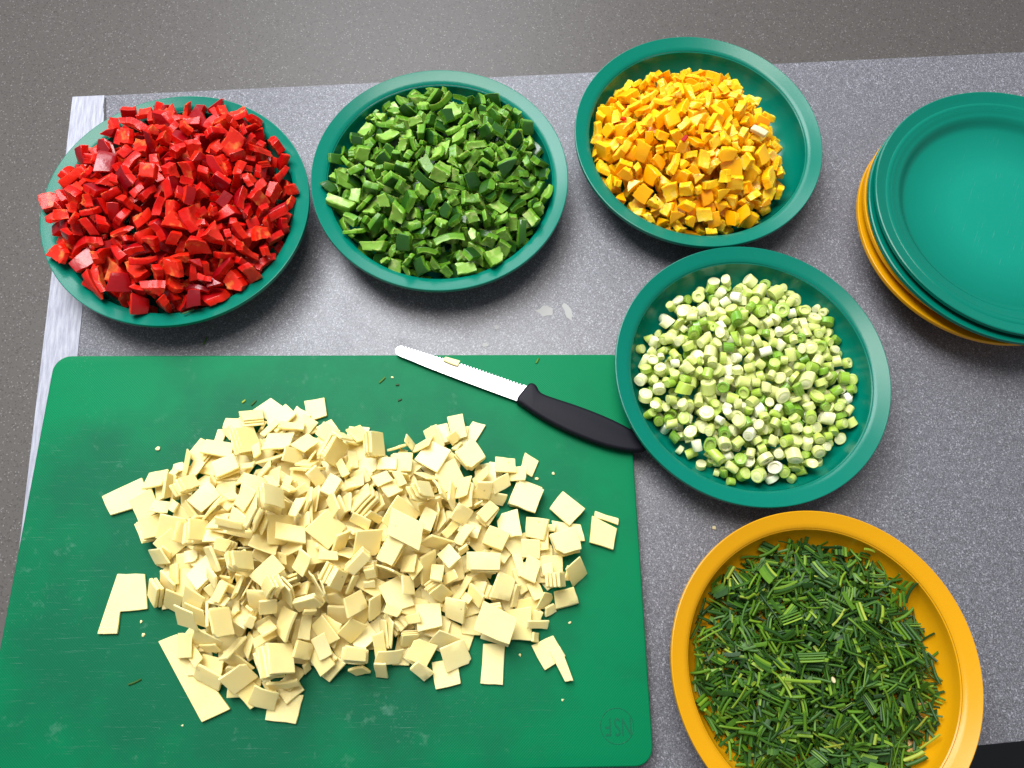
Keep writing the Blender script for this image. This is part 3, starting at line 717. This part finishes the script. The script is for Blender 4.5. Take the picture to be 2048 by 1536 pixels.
# slices lying free at the edge of the heap, each where the photograph has it
fixed([(-269.8, 30.0), (-250.4, 31.8), (-242.7, 8.1), (-261.5, 4.6), (-259.4, -10.4), (-273.2, -11.7)], 2.2, "L-shaped flat cheese slice lying at the left edge of the cheese heap")
fixed([(-229.1, -14.4), (-217.5, -8.3), (-170.3, -53.1), (-187.7, -63.2)], 2.4, "long uncut strip of cheese lying at the near left edge of the heap")
fixed([(-294.9, 84.0), (-269.1, 100.6), (-258.2, 82.0), (-285.1, 70.8)], 2.6, "large rectangular cheese slice alone at the far left edge of the heap")
fixed([(-2.1, 4.6), (13.5, 5.4), (14.6, -21.5), (-1.4, -21.9)], 2.2, "upright rectangular cheese slice standing apart on the near side of the heap")
fixed([(-38.0, -10.4), (-20.8, -6.5), (-16.1, -22.6), (-33.0, -28.0)], 3.0, "squarish cheese slice at the near edge left of the upright rectangular slice")
fixed([(-144.8, -40.0), (-122.4, -39.7), (-124.6, -58.5), (-146.0, -57.9)], 2.2, "lowest cheese slice of the heap, nearest the viewer on the board")
fixed([(-197.7, 159.4), (-185.5, 170.8), (-165.0, 159.4), (-174.2, 146.4)], 2.0, "tilted rectangular cheese slice at the far edge beside the square one")
fixed([(-160.4, 170.9), (-145.1, 175.3), (-140.8, 161.0), (-155.1, 154.3)], 2.2, "square cheese slice farthest from the viewer on the heap's far edge")
fixed([(-27.8, 168.2), (-17.1, 166.1), (-24.7, 150.0), (-35.1, 153.0)], 1.8, "narrow slanting cheese slice alone at the far edge right of the block stack")
fixed([(15, 148), (26, 142), (22, 129), (12, 134)], 1.8, "small cheese slice lying apart at the far right of the heap below the knife")
fixed([(40, 97), (62, 96), (66, 84), (44, 82)], 2.4, "flat cheese slice under the large diamond-set slice at the right")
fixed([(36.7, 105.5), (45.9, 119.7), (63.7, 108.1), (52.6, 93.9)], 3.0, "large diamond-set cheese slice at the right end of the heap")
fixed([(69, 104), (88, 96), (86, 80), (68, 84)], 4.0, "thick cheese slice at the far right tip of the heap")
fixed([(72, 107), (90, 103), (90, 98), (72, 102)], 2.6, "narrow cheese stick resting on the heap's far right tip")
fixed([(31, 8), (46, 16), (56, 3), (42, -8)], 2.0, "cheese slice lying apart at the near right of the heap")
fixed([(45, 4), (52, 8), (63, -14), (57, -15)], 1.6, "thin pointed cheese shaving at the near right corner of the heap")
K = []
for q in range(60):
    w = random.uniform(13.5, 21.0); hh = w * random.choice((random.uniform(.82, 1.05), random.uniform(.5, .8))); t = random.uniform(1.0, 2.3)
    if q % 9 == 0: w, hh = random.uniform(15, 20), random.uniform(5, 8)
    if q % 13 == 0: w, hh = random.uniform(7, 11), random.uniform(6, 9)
    bd = random.choice((0, 0, 0, random.uniform(-.025, .025), random.uniform(-.04, .04)))
    P4 = poly(w, hh, 4, .075)
    if random.random() < .25:                                # a corner broken off
        a, b, c_ = P4[0], P4[1], P4[3]; k_ = random.uniform(.12, .3); P4 = [(a[0] + (b[0] - a[0]) * k_, a[1] + (b[1] - a[1]) * k_)] + P4[1:] + [(a[0] + (c_[0] - a[0]) * k_, a[1] + (c_[1] - a[1]) * k_)]
    K.append(Kind(cheese_slice(P4, t, bd, random.choice((0, 0, random.uniform(-.015, .015)))), [M["cheese"]], w=w, h=hh, t=t, shape="narrow" if hh < .55 * w else ("rectangular" if hh < .8 * w else "square")))
def fan(x, y, az, tilt, n, step=None, k=None):
    """slices still standing side by side as they came off the knife"""
    k = k or random.choice([q for q in K if q.info["shape"] != "narrow" and q.info["t"] < 2.5]); u = np.array([math.cos(az), math.sin(az)])
    R0 = Matrix.Rotation(az, 3, "Z") @ Matrix.Rotation(tilt, 3, "Y") @ Matrix.Rotation(random.uniform(-.15, .15), 3, "Z")
    for q in range(n):
        d = (step or k.info["t"] / max(.35, math.sin(tilt)) * 1.12) * q
        h.put(k, np.array(R0 @ Matrix.Rotation(random.gauss(0, .05), 3, "Y") @ Matrix.Rotation(random.gauss(0, .06), 3, "Z")), 1.0, x + u[0] * d + random.gauss(0, .5), y + u[1] * d + random.gauss(0, .5), stack=True)
def block(x, y, rot, n, k=None):
    k = k or random.choice([q for q in K if q.info["shape"] != "narrow"])
    nn = h.normal(x, y, 8); q0 = Vector((0, 0, 1)).rotation_difference(Vector((nn.x * .6, nn.y * .6, 1)).normalized()).to_matrix()
    for q in range(n): h.put(k, np.array(q0 @ Matrix.Rotation(rot + random.gauss(0, .04), 3, "Z")), 1.0, x + random.gauss(0, .7), y + random.gauss(0, .7), stack=True)
h.fill(K, T - 6, 420, .22, 9, .5, (.9, 1.1), .5, 5)
for x, y in ((-47.5, 153), (-24.3, 137), (-70, 60), (40, 60), (-120, 100), (20, 112), (-10, 60), (-205, 110), (-90, -10), (52, 80), (-10, 95)): block(x + random.uniform(-3, 3), y, random.uniform(0, 1.5), random.randint(3, 5))
for x, y, az, tl, n in ((-158, 84, .25, 1.15, 6), (40, 52, .15, 1.2, 4), (-172, 40, .3, 1.1, 5), (-110, 40, -.3, 1.2, 4), (-230, 90, .6, 1.0, 4), (-60, 100, .5, 1.1, 5), (-130, 130, -.4, 1.2, 4), (-180, 0, .3, 1.1, 4), (-25, 70, 1.2, .9, 4), (-90, 90, 2.6, 1.0, 5), (-215, 60, .2, 1.1, 5), (-65, 10, .8, 1.0, 4), (0, 40, 2.9, .9, 4), (-145, -20, .5, .9, 4), (-100, 135, .2, 1.2, 4), (-250, 60, .7, .8, 4), (-40, 40, -.9, 1.0, 4), (-195, 130, .4, .9, 4)): fan(x, y, az, tl, n)
h.fill(K, T, 1000, .26, 8, .5, (.9, 1.1), .45, 6, 1.0, (.12, 2, 2, 2.4))
fixed([(-6.1, 33.5), (19.0, 23.6), (14.5, 6.1), (-11.2, 13.3)], 2.0, "broad flat cheese sheet on the near right slope of the heap", tilt=(0, -.1))
fixed([(-73.8, 88.4), (-50.0, 79.6), (-51.6, 61.0), (-74.9, 69.7)], 2.4, "large cheese slice lying flat on the middle of the heap", tilt=(.05, -.2))
def ch_desc(it):
    i = it["info"]; up = abs(it["R"][2][2])
    return f"{'thick' if i.get('t', 2) > 1.8 else 'thin'} {i.get('shape', 'square')} cheese slice, " + ("on edge" if up < .6 else ("stacked" if i.get("stack") and up > .8 else "flat" if up > .9 else "leaning"))
emit(h, "cheese_slice", "cheese slice", "cheese slices on the board", [M["cheese"]], ch_desc, (-100, 60), 150, "cheese_mass", "partly hidden cheese slices deep inside the heap on the board", 300, 12)

# ------------------------------------------------------------------ crumbs and scraps
def nugget(name, x, y, z, s, mat, label, cat, group, seed):
    r = random.Random(seed); bm = bmesh.new(); bmesh.ops.create_icosphere(bm, subdivisions=1, radius=1)
    for v in bm.verts: v.co = Vector((v.co.x * s * r.uniform(.6, 1.4), v.co.y * s * r.uniform(.5, 1.1), v.co.z * s * .45)) * MM
    me = finish(bm, name, 20); set_attr(me, "pid", [r.random()] * len(me.vertices)); set_attr(me, "depth", [.5] * len(me.vertices))
    zmin = min(v.co.z for v in me.vertices); return tag(link(name, me, mat, loc=(x * MM, y * MM, z * MM - zmin), rotz=r.uniform(0, 6)), label, cat, group)
CR = [(-263.3, 123.0, 1.9, "pale cheese crumb at the upper left of the heap near the board scratches"), (-229.7, 123.5, 1.1, "tiny cheese crumb touching the heap's far left slope"), (38.2, 133.0, 1.5, "round cheese crumb right of the heap below the knife handle"),
      (25.6, 127.8, 1.6, "ragged cheese crumb beside the small slice at the far right"), (58.0, 25.5, 1.3, "cheese crumb near the right edge of the heap"), (-241.9, -10.5, 1.5, "flat cheese crumb beside the L-shaped slice"), (-245.5, -1.7, 1.2, "curled cheese crumb just above the flat crumb by the L-shaped slice"),
      (-201.5, -65.8, .9, "speck of cheese at the near end of the long strip"), (56.2, -26.6, 1.1, "lone cheese crumb on the empty near right part of the board"), (24.1, 0.3, 1.2, "cheese crumb between the upright slice and the near right slice"), (-94.9, 198.2, 1.2, "pale crumb on the board left of the knife blade")]
for q, (x, y, s, lab) in enumerate(CR): nugget("cheese_crumb", x, y, BT, s, M["cheese"], lab, "crumb", "cheese crumbs on the board", q)
kw = Matrix.Rotation(math.radians(-14.59), 3, "Z") @ Vector((46.5, 5.2, 0))
tag(link("cheese_crumb", cheese_slice([(-6.5, -1.6), (6.2, -2.6), (6.5, 2.4), (-5.5, 2.2)], 2.4), M["cheese"], loc=((-95.1 + kw.x) * MM, (221 + kw.y) * MM, 16.6 * MM), rotz=math.radians(-12)), "tapered cheese scrap sticking to the serrated edge of the knife blade", "crumb", "cheese crumbs on the board")
def scrap(x, y, z, L, rot, lab, pid=.2):
    tag(link("chive_scrap", chive_mesh(1.6, L, .02, pid), M["chive"], loc=(x * MM, y * MM, (z + .55) * MM), rotz=rot), lab, "chive", "loose chive scraps")
scrap(-206.8, 166.8, BT, 3.2, .8, "tiny dark chive ring on the board above the cheese, left of two"); scrap(-198.9, 166.4, BT, 5.4, .95, "small chive scrap on the board above the cheese, right of two")
scrap(-102.5, 195.0, BT, 6.5, .9, "chive scrap on the board left of the knife blade"); scrap(18.6, 223.9, BT, 4.5, 1.2, "dark chive scrap on the board right of the knife blade")
scrap(-90.1, 192.4, BT, 2.6, .2, "speck of chive on the board under the blade's tip side"); scrap(-86.4, 180.2, BT, 3, .5, "dark chive speck on the board between knife and cheese")
scrap(-251.9, 217.4, .1, 7, 1.3, "dark chive scrap on the table under the red pepper plate", .05); scrap(-240.1, -41.7, BT, 9, .5, "dark smeared chive scrap at the near left of the board", .02)
scrap(-256, 228.3, 33.4, 9, .6, "green leaf scrap on the near rim of the red pepper plate", .75)
nugget("seed", 164.9, 105.6, .1, 1.9, M["seed"], "pale seed on the table between the spring onion and chive plates", "seed", None, 77)
